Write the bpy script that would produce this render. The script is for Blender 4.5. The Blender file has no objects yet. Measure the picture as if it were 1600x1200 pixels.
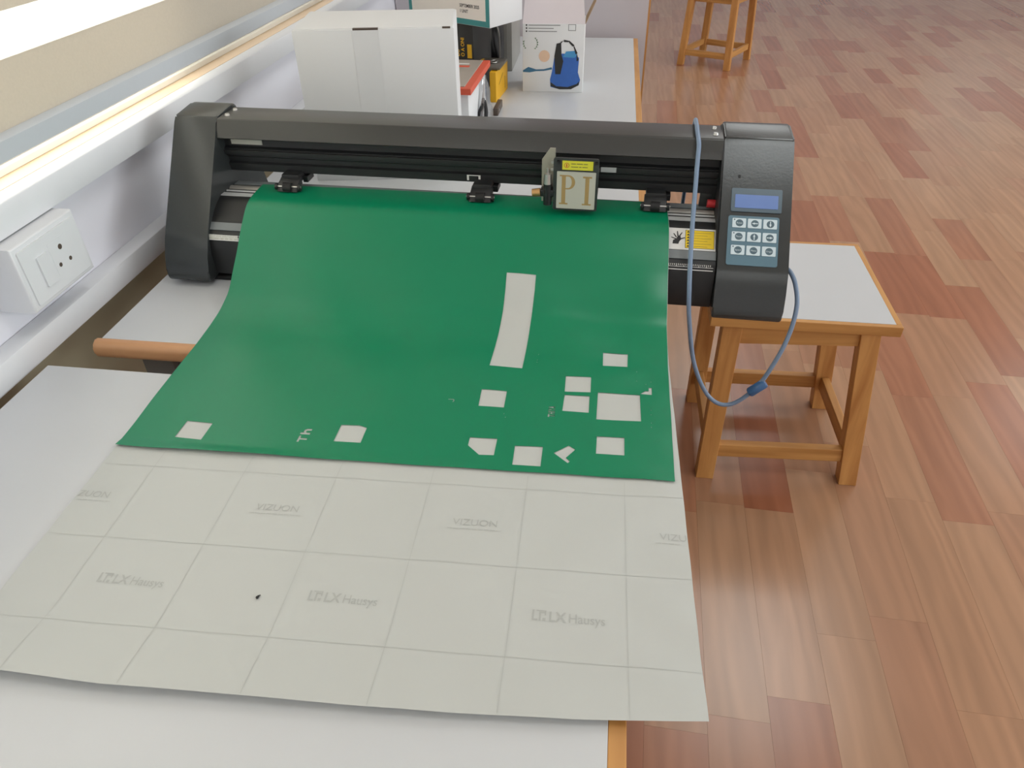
import bpy, bmesh, math, random
import numpy as np
from mathutils import Vector, Matrix
R = math.radians
random.seed(4)
scn = bpy.context.scene
COL = scn.collection

# ------------------------------------------------------------------ camera
cam_d = bpy.data.cameras.new('camera'); cam = bpy.data.objects.new('camera', cam_d); COL.objects.link(cam)
cam_d.sensor_width = 36.0; cam_d.lens = 1130.0 / 1600.0 * 36.0; cam_d.clip_start = 0.02
CAM = Vector((0, 0, 1.29))
CM = Matrix(((0.99159487, -0.06957332, 0.1090833), (0.12891595, 0.60276916, -0.78743255), (-0.01096775, 0.79487665, 0.60667192)))
cam.matrix_world = Matrix.Translation(CAM) @ CM.to_4x4()
scn.camera = cam

# ------------------------------------------------------------------ world, lights, exposure
wd = bpy.data.worlds.new('world'); scn.world = wd; wd.use_nodes = True
bg = wd.node_tree.nodes['Background']; bg.inputs[0].default_value = (1.0, 0.97, 0.92, 1); bg.inputs[1].default_value = 3.5
scn.view_settings.view_transform = 'Standard'; scn.view_settings.look = 'None'
scn.view_settings.gamma = 1.0; scn.view_settings.use_curve_mapping = False
scn.view_settings.exposure = -0.16

def area(name, loc, aim, sx, sy, watts, col):
    d = bpy.data.lights.new(name, 'AREA'); d.shape = 'RECTANGLE'; d.size = sx; d.size_y = sy; d.energy = watts; d.color = col
    o = bpy.data.objects.new(name, d); COL.objects.link(o); o.location = loc
    o.rotation_euler = (Vector(aim) - Vector(loc)).to_track_quat('-Z', 'Y').to_euler()
    return o
PANELS = [(1.10, 2.75, 0.9, 1.2, 20), (0.62, 0.62, 0.6, 0.6, 8.5), (1.10, 5.5, 0.9, 1.2, 14), (0.6, -1.5, 0.9, 1.2, 6), (3.4, -1.5, 0.9, 1.2, 19), (4.0, 2.75, 0.9, 1.2, 12), (4.0, 5.5, 0.9, 1.2, 12)]
for i, (px, py, sx, sy, pw_) in enumerate(PANELS):
    area('panel_lamp', (px, py, 2.925), (px, py, 0), sx, sy, pw_, (0.95, 1.0, 1.0))
area('window_daylight', (-1.6, 1.0, 2.0), (0, 1.4, 1.1), 5.5, 2.0, 95, (1.0, 0.99, 0.96))
area('right_window_fill', (6.45, 1.4, 1.75), (0.0, 1.4, 0.9), 7.8, 1.45, 215, (0.94, 1.0, 1.03))  # added lamp just inside the unseen right window, brightens left wall and stool

# ------------------------------------------------------------------ materials
def nt(name):
    m = bpy.data.materials.new(name); m.use_nodes = True
    n = m.node_tree.nodes; return m, n, m.node_tree.links, n['Principled BSDF']
def mat(name, col, rough=0.5, metal=0.0, var=0.06, scale=40, bump=0.0, spec=0.5, coat=0.0, stretch=(1, 1, 1)):
    m, n, l, p = nt(name)
    tc = n.new('ShaderNodeTexCoord'); mp = n.new('ShaderNodeMapping'); mp.inputs['Scale'].default_value = stretch
    nz = n.new('ShaderNodeTexNoise'); nz.inputs['Scale'].default_value = scale; nz.inputs['Detail'].default_value = 3
    l.new(tc.outputs['Object'], mp.inputs[0]); l.new(mp.outputs[0], nz.inputs['Vector'])
    rp = n.new('ShaderNodeMapRange'); rp.inputs[3].default_value = 1 - var; rp.inputs[4].default_value = 1 + var
    l.new(nz.outputs['Fac'], rp.inputs[0])
    mx = n.new('ShaderNodeVectorMath'); mx.operation = 'SCALE'; mx.inputs[0].default_value = col[:3]
    l.new(rp.outputs[0], mx.inputs['Scale']); l.new(mx.outputs[0], p.inputs['Base Color'])
    p.inputs['Roughness'].default_value = rough; p.inputs['Metallic'].default_value = metal
    p.inputs['Specular IOR Level'].default_value = spec; p.inputs['Coat Weight'].default_value = coat
    if bump:
        b = n.new('ShaderNodeBump'); b.inputs['Strength'].default_value = bump; b.inputs['Distance'].default_value = 0.001
        l.new(nz.outputs['Fac'], b.inputs['Height']); l.new(b.outputs[0], p.inputs['Normal'])
    return m
def srgb(r, g, b):
    f = lambda c: (c / 255 / 12.92) if c <= 10 else ((c / 255 + 0.055) / 1.055) ** 2.4
    return (f(r), f(g), f(b))
def wood(name, c1, c2, axis=0, rough=0.45, scale=1.0):
    m, n, l, p = nt(name)
    tc = n.new('ShaderNodeTexCoord'); mp = n.new('ShaderNodeMapping')
    s = [38 * scale] * 3; s[axis] = 3.0 * scale; mp.inputs['Scale'].default_value = s
    nz = n.new('ShaderNodeTexNoise'); nz.inputs['Scale'].default_value = 1.0; nz.inputs['Detail'].default_value = 5; nz.inputs['Distortion'].default_value = 0.6
    l.new(tc.outputs['Object'], mp.inputs[0]); l.new(mp.outputs[0], nz.inputs['Vector'])
    cr = n.new('ShaderNodeValToRGB'); cr.color_ramp.elements[0].position = 0.3; cr.color_ramp.elements[1].position = 0.72
    cr.color_ramp.elements[0].color = (*c1, 1); cr.color_ramp.elements[1].color = (*c2, 1)
    l.new(nz.outputs['Fac'], cr.inputs[0]); l.new(cr.outputs[0], p.inputs['Base Color'])
    p.inputs['Roughness'].default_value = rough
    b = n.new('ShaderNodeBump'); b.inputs['Strength'].default_value = 0.15; b.inputs['Distance'].default_value = 0.0006
    l.new(nz.outputs['Fac'], b.inputs['Height']); l.new(b.outputs[0], p.inputs['Normal'])
    return m
def plank_mat(name, island):
    m, n, l, p = nt(name)
    if island:
        g = n.new('ShaderNodeNewGeometry'); rnd = g.outputs['Random Per Island']
    else:
        g = n.new('ShaderNodeObjectInfo'); rnd = g.outputs['Random']
    geo = n.new('ShaderNodeNewGeometry')
    sc = n.new('ShaderNodeVectorMath'); sc.operation = 'SCALE'; sc.inputs[0].default_value = (7.3, 31.7, 5.1); l.new(rnd, sc.inputs['Scale'])
    ad = n.new('ShaderNodeVectorMath'); ad.operation = 'ADD'; l.new(geo.outputs['Position'], ad.inputs[0]); l.new(sc.outputs[0], ad.inputs[1])
    mp = n.new('ShaderNodeMapping'); mp.inputs['Scale'].default_value = (11, 1.3, 1); l.new(ad.outputs[0], mp.inputs[0])
    nz = n.new('ShaderNodeTexNoise'); nz.inputs['Scale'].default_value = 1.0; nz.inputs['Detail'].default_value = 6; nz.inputs['Distortion'].default_value = 1.1
    l.new(mp.outputs[0], nz.inputs['Vector'])
    mp2 = n.new('ShaderNodeMapping'); mp2.inputs['Scale'].default_value = (7, 0.9, 1); l.new(ad.outputs[0], mp2.inputs[0])
    wv = n.new('ShaderNodeTexWave'); wv.inputs['Scale'].default_value = 1.1; wv.inputs['Distortion'].default_value = 11; wv.inputs['Detail'].default_value = 3; wv.inputs['Detail Scale'].default_value = 1.3
    l.new(mp2.outputs[0], wv.inputs['Vector'])
    cr = n.new('ShaderNodeValToRGB'); e = cr.color_ramp.elements
    e[0].position = 0.0; e[0].color = (*srgb(178, 138, 107), 1); e[1].position = 1.0; e[1].color = (*srgb(156, 99, 72), 1)
    for pos, c in ((0.35, (174, 132, 101)), (0.6, (171, 127, 98)), (0.76, (166, 115, 87)), (0.9, (160, 104, 77))):
        x = e.new(pos); x.color = (*srgb(*c), 1)
    l.new(rnd, cr.inputs[0])
    a = n.new('ShaderNodeMapRange'); a.inputs[1].default_value = 0.3; a.inputs[2].default_value = 0.7; a.inputs[3].default_value = 0.88; a.inputs[4].default_value = 1.09; l.new(nz.outputs['Fac'], a.inputs[0])
    w = n.new('ShaderNodeMapRange'); w.inputs[3].default_value = 0.93; w.inputs[4].default_value = 1.05; l.new(wv.outputs['Fac'], w.inputs[0])
    mu = n.new('ShaderNodeMath'); mu.operation = 'MULTIPLY'; l.new(a.outputs[0], mu.inputs[0]); l.new(w.outputs[0], mu.inputs[1])
    mx = n.new('ShaderNodeVectorMath'); mx.operation = 'SCALE'; l.new(cr.outputs[0], mx.inputs[0]); l.new(mu.outputs[0], mx.inputs['Scale'])
    l.new(mx.outputs[0], p.inputs['Base Color'])
    p.inputs['Roughness'].default_value = 0.25; p.inputs['Specular IOR Level'].default_value = 0.6
    return m
def glassy(name, tint=(1, 1, 1), gloss=0.08, haze=0.0):
    m, n, l, p = nt(name); n.remove(p)
    out = n['Material Output']; t = n.new('ShaderNodeBsdfTransparent'); t.inputs[0].default_value = (*tint, 1)
    g = n.new('ShaderNodeBsdfGlossy'); g.inputs['Roughness'].default_value = 0.05
    mx = n.new('ShaderNodeMixShader'); mx.inputs[0].default_value = gloss
    l.new(t.outputs[0], mx.inputs[1]); l.new(g.outputs[0], mx.inputs[2])
    last = mx
    if haze:
        d = n.new('ShaderNodeBsdfDiffuse'); d.inputs[0].default_value = (0.85, 0.86, 0.88, 1)
        m2 = n.new('ShaderNodeMixShader'); m2.inputs[0].default_value = haze
        l.new(mx.outputs[0], m2.inputs[1]); l.new(d.outputs[0], m2.inputs[2]); last = m2
    l.new(last.outputs[0], out.inputs[0]); return m
def cloth(name, col, trans, clear=0.0):
    m, n, l, p = nt(name); n.remove(p); out = n['Material Output']
    d = n.new('ShaderNodeBsdfDiffuse'); t = n.new('ShaderNodeBsdfTranslucent')
    tc = n.new('ShaderNodeTexCoord'); wv = n.new('ShaderNodeTexNoise'); wv.inputs['Scale'].default_value = 300
    l.new(tc.outputs['Object'], wv.inputs['Vector'])
    rp = n.new('ShaderNodeMapRange'); rp.inputs[3].default_value = 0.95; rp.inputs[4].default_value = 1.05; l.new(wv.outputs['Fac'], rp.inputs[0])
    sc = n.new('ShaderNodeVectorMath'); sc.operation = 'SCALE'; sc.inputs[0].default_value = col; l.new(rp.outputs[0], sc.inputs['Scale'])
    l.new(sc.outputs[0], d.inputs[0]); l.new(sc.outputs[0], t.inputs[0])
    mx = n.new('ShaderNodeMixShader'); mx.inputs[0].default_value = trans; l.new(d.outputs[0], mx.inputs[1]); l.new(t.outputs[0], mx.inputs[2]); last = mx
    if clear:
        tr = n.new('ShaderNodeBsdfTransparent'); m2 = n.new('ShaderNodeMixShader'); m2.inputs[0].default_value = clear
        l.new(mx.outputs[0], m2.inputs[1]); l.new(tr.outputs[0], m2.inputs[2]); last = m2
    l.new(last.outputs[0], out.inputs[0]); return m

M = {}
M['plank'] = plank_mat('plank_vinyl', False); M['plank_far'] = plank_mat('plank_vinyl_far', True)
M['subfloor'] = mat('subfloor', srgb(120, 80, 58), 0.5)
M['wall'] = mat('wall_paint', srgb(236, 236, 243), 0.75, var=0.03, scale=6)
M['dado'] = mat('lower_wall_paint', srgb(190, 186, 160), 0.7, var=0.04, scale=5)
M['ceil'] = mat('ceiling_paint', srgb(235, 235, 232), 0.8, var=0.02)
M['pvc'] = mat('white_pvc', srgb(226, 228, 230), 0.35, var=0.02)
M['sill'] = mat('beige_sill', srgb(232, 205, 172), 0.4, var=0.05, scale=30)
M['alu'] = mat('cream_aluminium', srgb(246, 242, 230), 0.4, var=0.03)
M['glass'] = glassy('window_glass', (0.98, 0.99, 0.98), 0.06)
M['tint'] = glassy('dimmed_glass', (0.42, 0.44, 0.45), 0.05)  # unseen panes darkened to hold back the sky's glow on the floor
M['frost'] = glassy('frosted_glass', (0.95, 0.95, 0.95), 0.05, 0.6)
M['blind'] = cloth('blind_fabric', srgb(208, 201, 188), 0.35)
M['sheer'] = cloth('blind_sheer', srgb(250, 248, 240), 0.6, 0.42)
M['bar'] = mat('blind_bar', srgb(196, 202, 206), 0.28, metal=0.0, var=0.02)
M['lam'] = mat('white_laminate', srgb(205, 208, 210), 0.32, var=0.02, scale=12)
M['greylam'] = mat('lilac_grey_laminate', srgb(200, 194, 198), 0.5, var=0.02, scale=8)
M['oakx'] = wood('oak_along_x', srgb(172, 118, 60), srgb(214, 160, 94), 0)
M['oaky'] = wood('oak_along_y', srgb(172, 118, 60), srgb(214, 160, 94), 1)
M['oakz'] = wood('oak_along_z', srgb(178, 120, 62), srgb(216, 160, 94), 2)
M['beech'] = wood('beech_edge', srgb(196, 142, 98), srgb(222, 170, 124), 0, 0.35)
M['blackpl'] = mat('black_plastic', srgb(54, 58, 58), 0.22, var=0.05, scale=300, bump=0.08)
M['greycover'] = mat('charcoal_metal', srgb(62, 63, 61), 0.28, var=0.04, scale=200, bump=0.04)
M['black'] = mat('matt_black', srgb(30, 32, 33), 0.45, var=0.06, scale=80)
M['rubber'] = mat('rubber', srgb(22, 22, 23), 0.6)
M['steel'] = mat('steel', srgb(196, 196, 192), 0.3, metal=0.9, var=0.05)
M['plate'] = mat('bracket_plate', srgb(176, 172, 158), 0.4, metal=0.4, var=0.05)
M['brass'] = mat('brass', srgb(196, 156, 104), 0.35, metal=0.7)
M['band'] = mat('grey_band', srgb(118, 124, 126), 0.4, var=0.03)
M['rod'] = mat('pale_rod', srgb(190, 194, 194), 0.3, var=0.03)
M['red'] = mat('red_plastic', srgb(196, 44, 50), 0.4)
M['green'] = mat('green_vinyl', srgb(0, 128, 88), 0.31, var=0.03, scale=10, spec=0.45)
M['paper'] = mat('backing_paper', srgb(193, 196, 192), 0.5, var=0.02, scale=8)
M['print'] = mat('faint_print', srgb(185, 188, 184), 0.5, var=0.02)
M['print2'] = mat('faint_logo', srgb(177, 180, 176), 0.5, var=0.02)
M['white'] = mat('white_print', srgb(230, 230, 226), 0.5, var=0.02)
M['ink'] = mat('black_ink', srgb(34, 34, 34), 0.5)
M['greyink'] = mat('grey_ink', srgb(140, 140, 140), 0.5)
M['yellow'] = mat('yellow_label', srgb(238, 204, 20), 0.4, var=0.02)
M['lime'] = mat('yellow_green_label', srgb(224, 220, 62), 0.4, var=0.02)
M['slate'] = mat('slate_keypad', srgb(84, 118, 134), 0.35, var=0.02)
M['bezel'] = mat('bezel', srgb(62, 84, 98), 0.25, var=0.02)
M['lcd'] = mat('lcd_blue', srgb(90, 122, 186), 0.3, var=0.03, scale=15)
M['keycap'] = mat('pale_key', srgb(206, 222, 228), 0.4, var=0.02)
M['keydot'] = mat('key_dot', srgb(72, 98, 110), 0.4, var=0.02)
M['plaque'] = mat('grey_plaque', srgb(196, 196, 184), 0.4, var=0.02)
M['gold'] = mat('gold_ink', srgb(176, 148, 96), 0.4, var=0.03)
M['cable'] = mat('blue_grey_cable', srgb(120, 142, 168), 0.35, var=0.03)
M['bead'] = mat('blue_bead', srgb(62, 104, 150), 0.25, var=0.05)
M['card'] = mat('white_card', srgb(226, 228, 228), 0.5, var=0.02, scale=10)
M['pinkcard'] = mat('pinkish_card', srgb(222, 214, 217), 0.55, var=0.02)
M['brown'] = mat('brown_card', srgb(176, 146, 110), 0.7, var=0.05)
M['teal'] = mat('teal_print', srgb(70, 150, 150), 0.5, var=0.03)
M['cream'] = mat('cream_label', srgb(248, 242, 234), 0.5, var=0.02)
M['carton'] = mat('black_carton', srgb(44, 44, 42), 0.45, var=0.06)
M['goldtext'] = mat('amber_print', srgb(226, 176, 40), 0.45)
M['orange'] = mat('orange_red', srgb(216, 92, 66), 0.45, var=0.03)
M['taupe'] = mat('taupe_cover', srgb(176, 166, 156), 0.3, var=0.04)
M['frame'] = mat('dark_grey_steel', srgb(140, 143, 144), 0.45, var=0.04)
M['case'] = mat('grey_case', srgb(150, 148, 142), 0.4, metal=0.2, var=0.04)
M['bagclear'] = glassy('clear_film', (0.93, 0.94, 0.95), 0.16, 0.10)
M['smoke'] = mat('smoky_card', srgb(92, 88, 80), 0.3, var=0.1)
M['amber'] = mat('amber_carton', srgb(232, 176, 30), 0.45, var=0.04)
M['umber'] = mat('dark_brown', srgb(86, 74, 64), 0.5)
M['blue'] = mat('pump_blue', srgb(56, 104, 184), 0.5, var=0.1, scale=60)
M['sky'] = mat('pump_light_blue', srgb(72, 148, 200), 0.5, var=0.05)
M['dkblue'] = mat('water_blue', srgb(60, 110, 140), 0.5, var=0.2, scale=80)
M['leaf'] = mat('wreath_green', srgb(96, 124, 92), 0.5)
M['seal'] = mat('gold_seal', srgb(204, 166, 84), 0.4, var=0.06)
M['sealred'] = mat('red_seal', srgb(226, 194, 166), 0.5, var=0.06)
M['fleck'] = mat('black_fleck', srgb(24, 22, 20), 0.6)

# ------------------------------------------------------------------ mesh helpers
def tag(o, label=None, cat=None, group=None, kind=None):
    if label: o['label'] = label
    if cat: o['category'] = cat
    if group: o['group'] = group
    if kind: o['kind'] = kind
    return o
def thing(name, label, cat, loc=(0, 0, 0), rz=0.0, group=None):
    o = bpy.data.objects.new(name, None); COL.objects.link(o); o.location = loc; o.rotation_euler = (0, 0, rz); o.empty_display_size = 0.05
    return tag(o, label, cat, group)
def obj(name, bm, m, parent=None, smooth=None, label=None):
    me = bpy.data.meshes.new(name)
    bmesh.ops.recalc_face_normals(bm, faces=bm.faces)
    bm.to_mesh(me); bm.free()
    return link(name, me, m, parent, smooth, label)
def link(name, me, m, parent=None, smooth=None, label=None):
    if m is not None: me.materials.append(M[m] if isinstance(m, str) else m)
    if smooth is not None:
        for p in me.polygons: p.use_smooth = True
        me.set_sharp_from_angle(angle=R(smooth))
    o = bpy.data.objects.new(name, me); COL.objects.link(o)
    if parent: o.parent = parent
    if label: o['label'] = label
    return o
def box(x0, x1, y0, y1, z0, z1, bev=0.0, bm=None, seg=2):
    b = bmesh.new()
    vs = [b.verts.new((x, y, z)) for x in (x0, x1) for y in (y0, y1) for z in (z0, z1)]
    for f in ((0, 1, 3, 2), (4, 6, 7, 5), (0, 4, 5, 1), (2, 3, 7, 6), (0, 2, 6, 4), (1, 5, 7, 3)): b.faces.new([vs[i] for i in f])
    if bev: bmesh.ops.bevel(b, geom=list(b.edges), offset=bev, segments=seg, affect='EDGES', profile=0.5)
    return merge(b, bm)
def merge(b, bm):
    if bm is None: return b
    me = bpy.data.meshes.new('tmp'); b.to_mesh(me); b.free(); bm.from_mesh(me); bpy.data.meshes.remove(me); return bm
def prism_x(prof, x0, x1, bev=0.0, bm=None, seg=3):
    b = bmesh.new()
    a = [b.verts.new((x0, y, z)) for y, z in prof]; c = [b.verts.new((x1, y, z)) for y, z in prof]; n = len(prof)
    f0 = b.faces.new(a); f1 = b.faces.new(list(reversed(c)))
    for i in range(n): b.faces.new((a[i], c[i], c[(i + 1) % n], a[(i + 1) % n]))
    if bev: bmesh.ops.bevel(b, geom=list(f0.edges) + list(f1.edges), offset=bev, segments=seg, affect='EDGES', profile=0.5)
    return merge(b, bm)
def prism_m(pts, mapfn, depth, bm=None):
    """polygon in a 2D frame, mapped by mapfn(x, y, h); thickness depth"""
    b = bmesh.new()
    a = [b.verts.new(mapfn(x, y, 0)) for x, y in pts]; c = [b.verts.new(mapfn(x, y, depth)) for x, y in pts]; n = len(pts)
    b.faces.new(a); b.faces.new(list(reversed(c)))
    for i in range(n): b.faces.new((a[i], c[i], c[(i + 1) % n], a[(i + 1) % n]))
    return merge(b, bm)
def cyl(p0, p1, r0, r1=None, seg=20, bm=None):
    r1 = r0 if r1 is None else r1; p0 = Vector(p0); p1 = Vector(p1); d = (p1 - p0).normalized()
    u = d.orthogonal().normalized(); v = d.cross(u); b = bmesh.new()
    ra = [b.verts.new(p0 + r0 * (math.cos(t) * u + math.sin(t) * v)) for t in [2 * math.pi * i / seg for i in range(seg)]]
    rb = [b.verts.new(p1 + r1 * (math.cos(t) * u + math.sin(t) * v)) for t in [2 * math.pi * i / seg for i in range(seg)]]
    b.faces.new(ra); b.faces.new(list(reversed(rb)))
    for i in range(seg): b.faces.new((ra[i], rb[i], rb[(i + 1) % seg], ra[(i + 1) % seg]))
    return merge(b, bm)
def beam(p0, p1, w0, d0, bm=None, bev=0.0015):
    """square-section leg from p0 to p1, horizontal ends"""
    b = bmesh.new(); rows = []
    for p in (p0, p1):
        rows.append([b.verts.new((p[0] + sx * w0 / 2, p[1] + sy * d0 / 2, p[2])) for sx, sy in ((-1, -1), (1, -1), (1, 1), (-1, 1))])
    b.faces.new(rows[0]); b.faces.new(list(reversed(rows[1])))
    for i in range(4): b.faces.new((rows[0][i], rows[1][i], rows[1][(i + 1) % 4], rows[0][(i + 1) % 4]))
    if bev: bmesh.ops.bevel(b, geom=list(b.edges), offset=bev, segments=2, affect='EDGES', profile=0.5)
    return merge(b, bm)
def hbeam(p0, p1, t, h, bm=None, bev=0.0015):
    """horizontal rail between p0 and p1 (centres), thickness t, height h"""
    p0 = Vector(p0); p1 = Vector(p1); d = (p1 - p0); d2 = Vector((d.x, d.y, 0)).normalized(); s = Vector((-d2.y, d2.x, 0)) * t / 2
    b = bmesh.new(); rows = [[b.verts.new(p + a * s + Vector((0, 0, c * h / 2))) for a, c in ((-1, -1), (1, -1), (1, 1), (-1, 1))] for p in (p0, p1)]
    b.faces.new(rows[0]); b.faces.new(list(reversed(rows[1])))
    for i in range(4): b.faces.new((rows[0][i], rows[1][i], rows[1][(i + 1) % 4], rows[0][(i + 1) % 4]))
    if bev: bmesh.ops.bevel(b, geom=list(b.edges), offset=bev, segments=2, affect='EDGES', profile=0.5)
    return merge(b, bm)
def catmull(pts, n=10):
    P = [Vector(p) for p in pts]; P = [2 * P[0] - P[1]] + P + [2 * P[-1] - P[-2]]; out = []
    for i in range(1, len(P) - 2):
        for k in range(n):
            t = k / n; a, b, c, d = P[i - 1], P[i], P[i + 1], P[i + 2]
            out.append(0.5 * ((2 * b) + (c - a) * t + (2 * a - 5 * b + 4 * c - d) * t * t + (3 * b - a - 3 * c + d) * t ** 3))
    out.append(P[-2]); return out
def tube(path, r, seg=12, bm=None):
    b = bmesh.new(); rings = []; up = None
    for i, p in enumerate(path):
        d = (path[min(i + 1, len(path) - 1)] - path[max(i - 1, 0)]).normalized()
        u = (d.orthogonal() if up is None else (up - d * up.dot(d))).normalized(); up = u; v = d.cross(u)
        rr = r(i / (len(path) - 1)) if callable(r) else r
        rings.append([b.verts.new(p + rr * (math.cos(2 * math.pi * k / seg) * u + math.sin(2 * math.pi * k / seg) * v)) for k in range(seg)])
    for a, c in zip(rings, rings[1:]):
        for k in range(seg): b.faces.new((a[k], c[k], c[(k + 1) % seg], a[(k + 1) % seg]))
    b.faces.new(rings[0]); b.faces.new(list(reversed(rings[-1])))
    return merge(b, bm)
def flat(name, polys, mapfn, m, parent, h=0.0):
    b = bmesh.new()
    for poly in polys:
        b.faces.new([b.verts.new(mapfn(x, y, h)) for x, y in poly])
    me = bpy.data.meshes.new(name); b.to_mesh(me); b.free(); return link(name, me, m, parent)
def text_mesh(body, size, align='LEFT', spacing=1.0, bold=0.0):
    c = bpy.data.curves.new('t', 'FONT'); c.body = body; c.size = size; c.align_x = align; c.resolution_u = 3; c.space_character = spacing; c.offset = bold
    o = bpy.data.objects.new('t', c); COL.objects.link(o)
    dg = bpy.context.evaluated_depsgraph_get(); me = bpy.data.meshes.new_from_object(o.evaluated_get(dg))
    bpy.data.objects.remove(o); bpy.data.curves.remove(c); return me
def text(name, body, size, mapfn, m, parent, align='LEFT', h=0.0, spacing=1.0, sx=1.0, bold=0.0):
    me = text_mesh(body, size, align, spacing, bold); me.name = name
    for v in me.vertices: v.co = mapfn(v.co.x * sx, v.co.y, h)
    me.materials.clear(); return link(name, me, m, parent)
def circle(cx, cy, r, n=24, ry=None):
    return [(cx + r * math.cos(2 * math.pi * i / n), cy + (ry or r) * math.sin(2 * math.pi * i / n)) for i in range(n)]
def rect(x0, x1, y0, y1): return [(x0, y0), (x1, y0), (x1, y1), (x0, y1)]
def frame4(x0, x1, y0, y1, t): return [rect(x0, x1, y0, y0 + t), rect(x0, x1, y1 - t, y1), rect(x0, x0 + t, y0 + t, y1 - t), rect(x1 - t, x1, y0 + t, y1 - t)]
def rrect(x0, x1, y0, y1, r, n=5):
    out = []
    for cx, cy, a0 in ((x1 - r, y1 - r, 0), (x0 + r, y1 - r, 90), (x0 + r, y0 + r, 180), (x1 - r, y0 + r, 270)):
        out += [(cx + r * math.cos(R(a0 + 90 * i / n)), cy + r * math.sin(R(a0 + 90 * i / n))) for i in range(n + 1)]
    return out
def project(p):
    c = CM.transposed() @ (Vector(p) - CAM)
    if c.z > -0.05: return None
    return 800 + 1130 * c.x / -c.z, 600 - 1130 * c.y / -c.z

# ------------------------------------------------------------------ the room
XW, XR, YN, YF, ZC, TZ = -0.745, 6.5, -3.0, 9.5, 2.95, 0.75
floor = tag(obj('floor', box(XW - 0.2, XR + 0.1, YN - 0.1, YF + 0.1, -0.06, -0.004), 'subfloor'), 'reddish brown wood plank floor running away to the right', kind='structure')
tag(obj('ceiling', box(XW - 0.2, XR + 0.1, YN - 0.1, YF + 0.1, ZC, ZC + 0.1), 'ceil'), kind='structure')
WZ0, WZ1 = 0.941, 2.25
wl = box(XW - 0.16, XW, YN, YF, 0, WZ0); box(XW - 0.16, XW, YN, YF, WZ1, ZC, bm=wl); box(XW - 0.16, XW, YN, -1.6, WZ0, WZ1, bm=wl); box(XW - 0.16, XW, 3.0, YF, WZ0, WZ1, bm=wl)
wall_left = tag(obj('wall_left', wl, 'wall'), kind='structure')
obj('dado', box(XW, XW + 0.002, YN, YF, 0.1, 0.742), 'dado', wall_left)
obj('skirting', box(XW, XW + 0.012, YN, YF, 0.0, 0.1), 'dado', wall_left)
wr = box(XR, XR + 0.1, YN, YF, 0, 0.95); box(XR, XR + 0.1, YN, YF, 2.5, ZC, bm=wr); box(XR, XR + 0.1, YN, -2.6, 0.95, 2.5, bm=wr); box(XR, XR + 0.1, 5.4, YF, 0.95, 2.5, bm=wr)
tag(obj('wall_right', wr, 'wall'), kind='structure')
tag(obj('wall_back', box(XW - 0.2, XR + 0.1, YN - 0.1, YN, 0, ZC), 'wall'), kind='structure')
wf = box(XW - 0.2, XR, YF, YF + 0.1, 0, 0.95); box(XW - 0.2, XR, YF, YF + 0.1, 2.5, ZC, bm=wf); box(XW - 0.2, 3.6, YF, YF + 0.1, 0.95, 2.5, bm=wf); box(6.3, XR, YF, YF + 0.1, 0.95, 2.5, bm=wf)
tag(obj('wall_far', wf, 'wall'), kind='structure')
tag(obj('trim_1', box(XW, -0.715, YN, YF, 0.745, 0.781, 0.003), 'pvc', smooth=40), 'white plastic trunking just above table height', kind='structure')
tag(obj('trim_2', box(XW, -0.715, YN, YF, 0.905, 0.9435, 0.003), 'pvc', smooth=40), 'white trunking under the window', kind='structure')
# window: sill, frame rails, sash stile, panes
win = bpy.data.objects.new('window_1', None); COL.objects.link(win); tag(win, 'aluminium sliding window behind the beige blind', kind='structure')
obj('window_sill', box(XW - 0.16, XW + 0.001, -1.6, 3.0, WZ0, 0.9435), 'sill', win)
obj('bottom_rail', box(-0.80, -0.772, -1.6, 3.0, 0.9435, 0.953, 0.001), 'alu', win)
obj('bottom_track', box(-0.84, -0.80, -1.6, 3.0, 0.9435, 0.960, 0.001), 'alu', win)
obj('top_rail', box(-0.84, -0.772, -1.6, 3.0, WZ1 - 0.04, WZ1, 0.001), 'alu', win)
for ya in (-1.6, 0.1, 1.27, 2.96): obj('stile', box(-0.835, -0.80, ya, ya + 0.04, 0.953, WZ1 - 0.04, 0.002), 'alu', win)
for (ya, yb, mm) in ((-1.56, 0.1, 'glass'), (0.14, 1.27, 'glass'), (1.31, 2.96, 'frost')):
    obj('sash_rail', box(-0.83, -0.806, ya, yb, 0.960, 0.982, 0.002), 'alu', win)
    obj('pane', box(-0.820, -0.816, ya, yb, 0.982, WZ1 - 0.04), mm, win)
win2 = bpy.data.objects.new('window_2', None); COL.objects.link(win2); tag(win2, 'window in the far wall', kind='structure')
for xa in (3.6, 4.93, 6.26): obj('stile', box(xa, xa + 0.04, YF + 0.02, YF + 0.06, 0.95, 2.5), 'alu', win2)
obj('pane', box(3.64, 6.26, YF + 0.038, YF + 0.042, 0.95, 2.5), 'tint', win2)
win3 = bpy.data.objects.new('window_3', None); COL.objects.link(win3); tag(win3, 'long window added in the unseen right wall for its light', kind='structure')  # unseen window, added to go with the fill lamp on this side
for ya in (-2.6, -0.61, 1.38, 3.37, 5.36): obj('stile', box(XR + 0.02, XR + 0.06, ya, ya + 0.04, 0.95, 2.5), 'alu', win3)
obj('pane', box(XR + 0.038, XR + 0.042, -2.56, 5.36, 0.95, 2.5), 'tint', win3)
for i, (px, py, sx, sy, pw_) in enumerate(PANELS):
    b = bmesh.new()
    for a in frame4(px - sx / 2 - 0.03, px + sx / 2 + 0.03, py - sy / 2 - 0.03, py + sy / 2 + 0.03, 0.03): prism_m(a, lambda x, y, h: (x, y, 2.915 + h), 0.035, b)
    tag(obj('trim_%d' % (3 + i), b, 'pvc'), 'white frame of a ceiling light panel', kind='structure')
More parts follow.
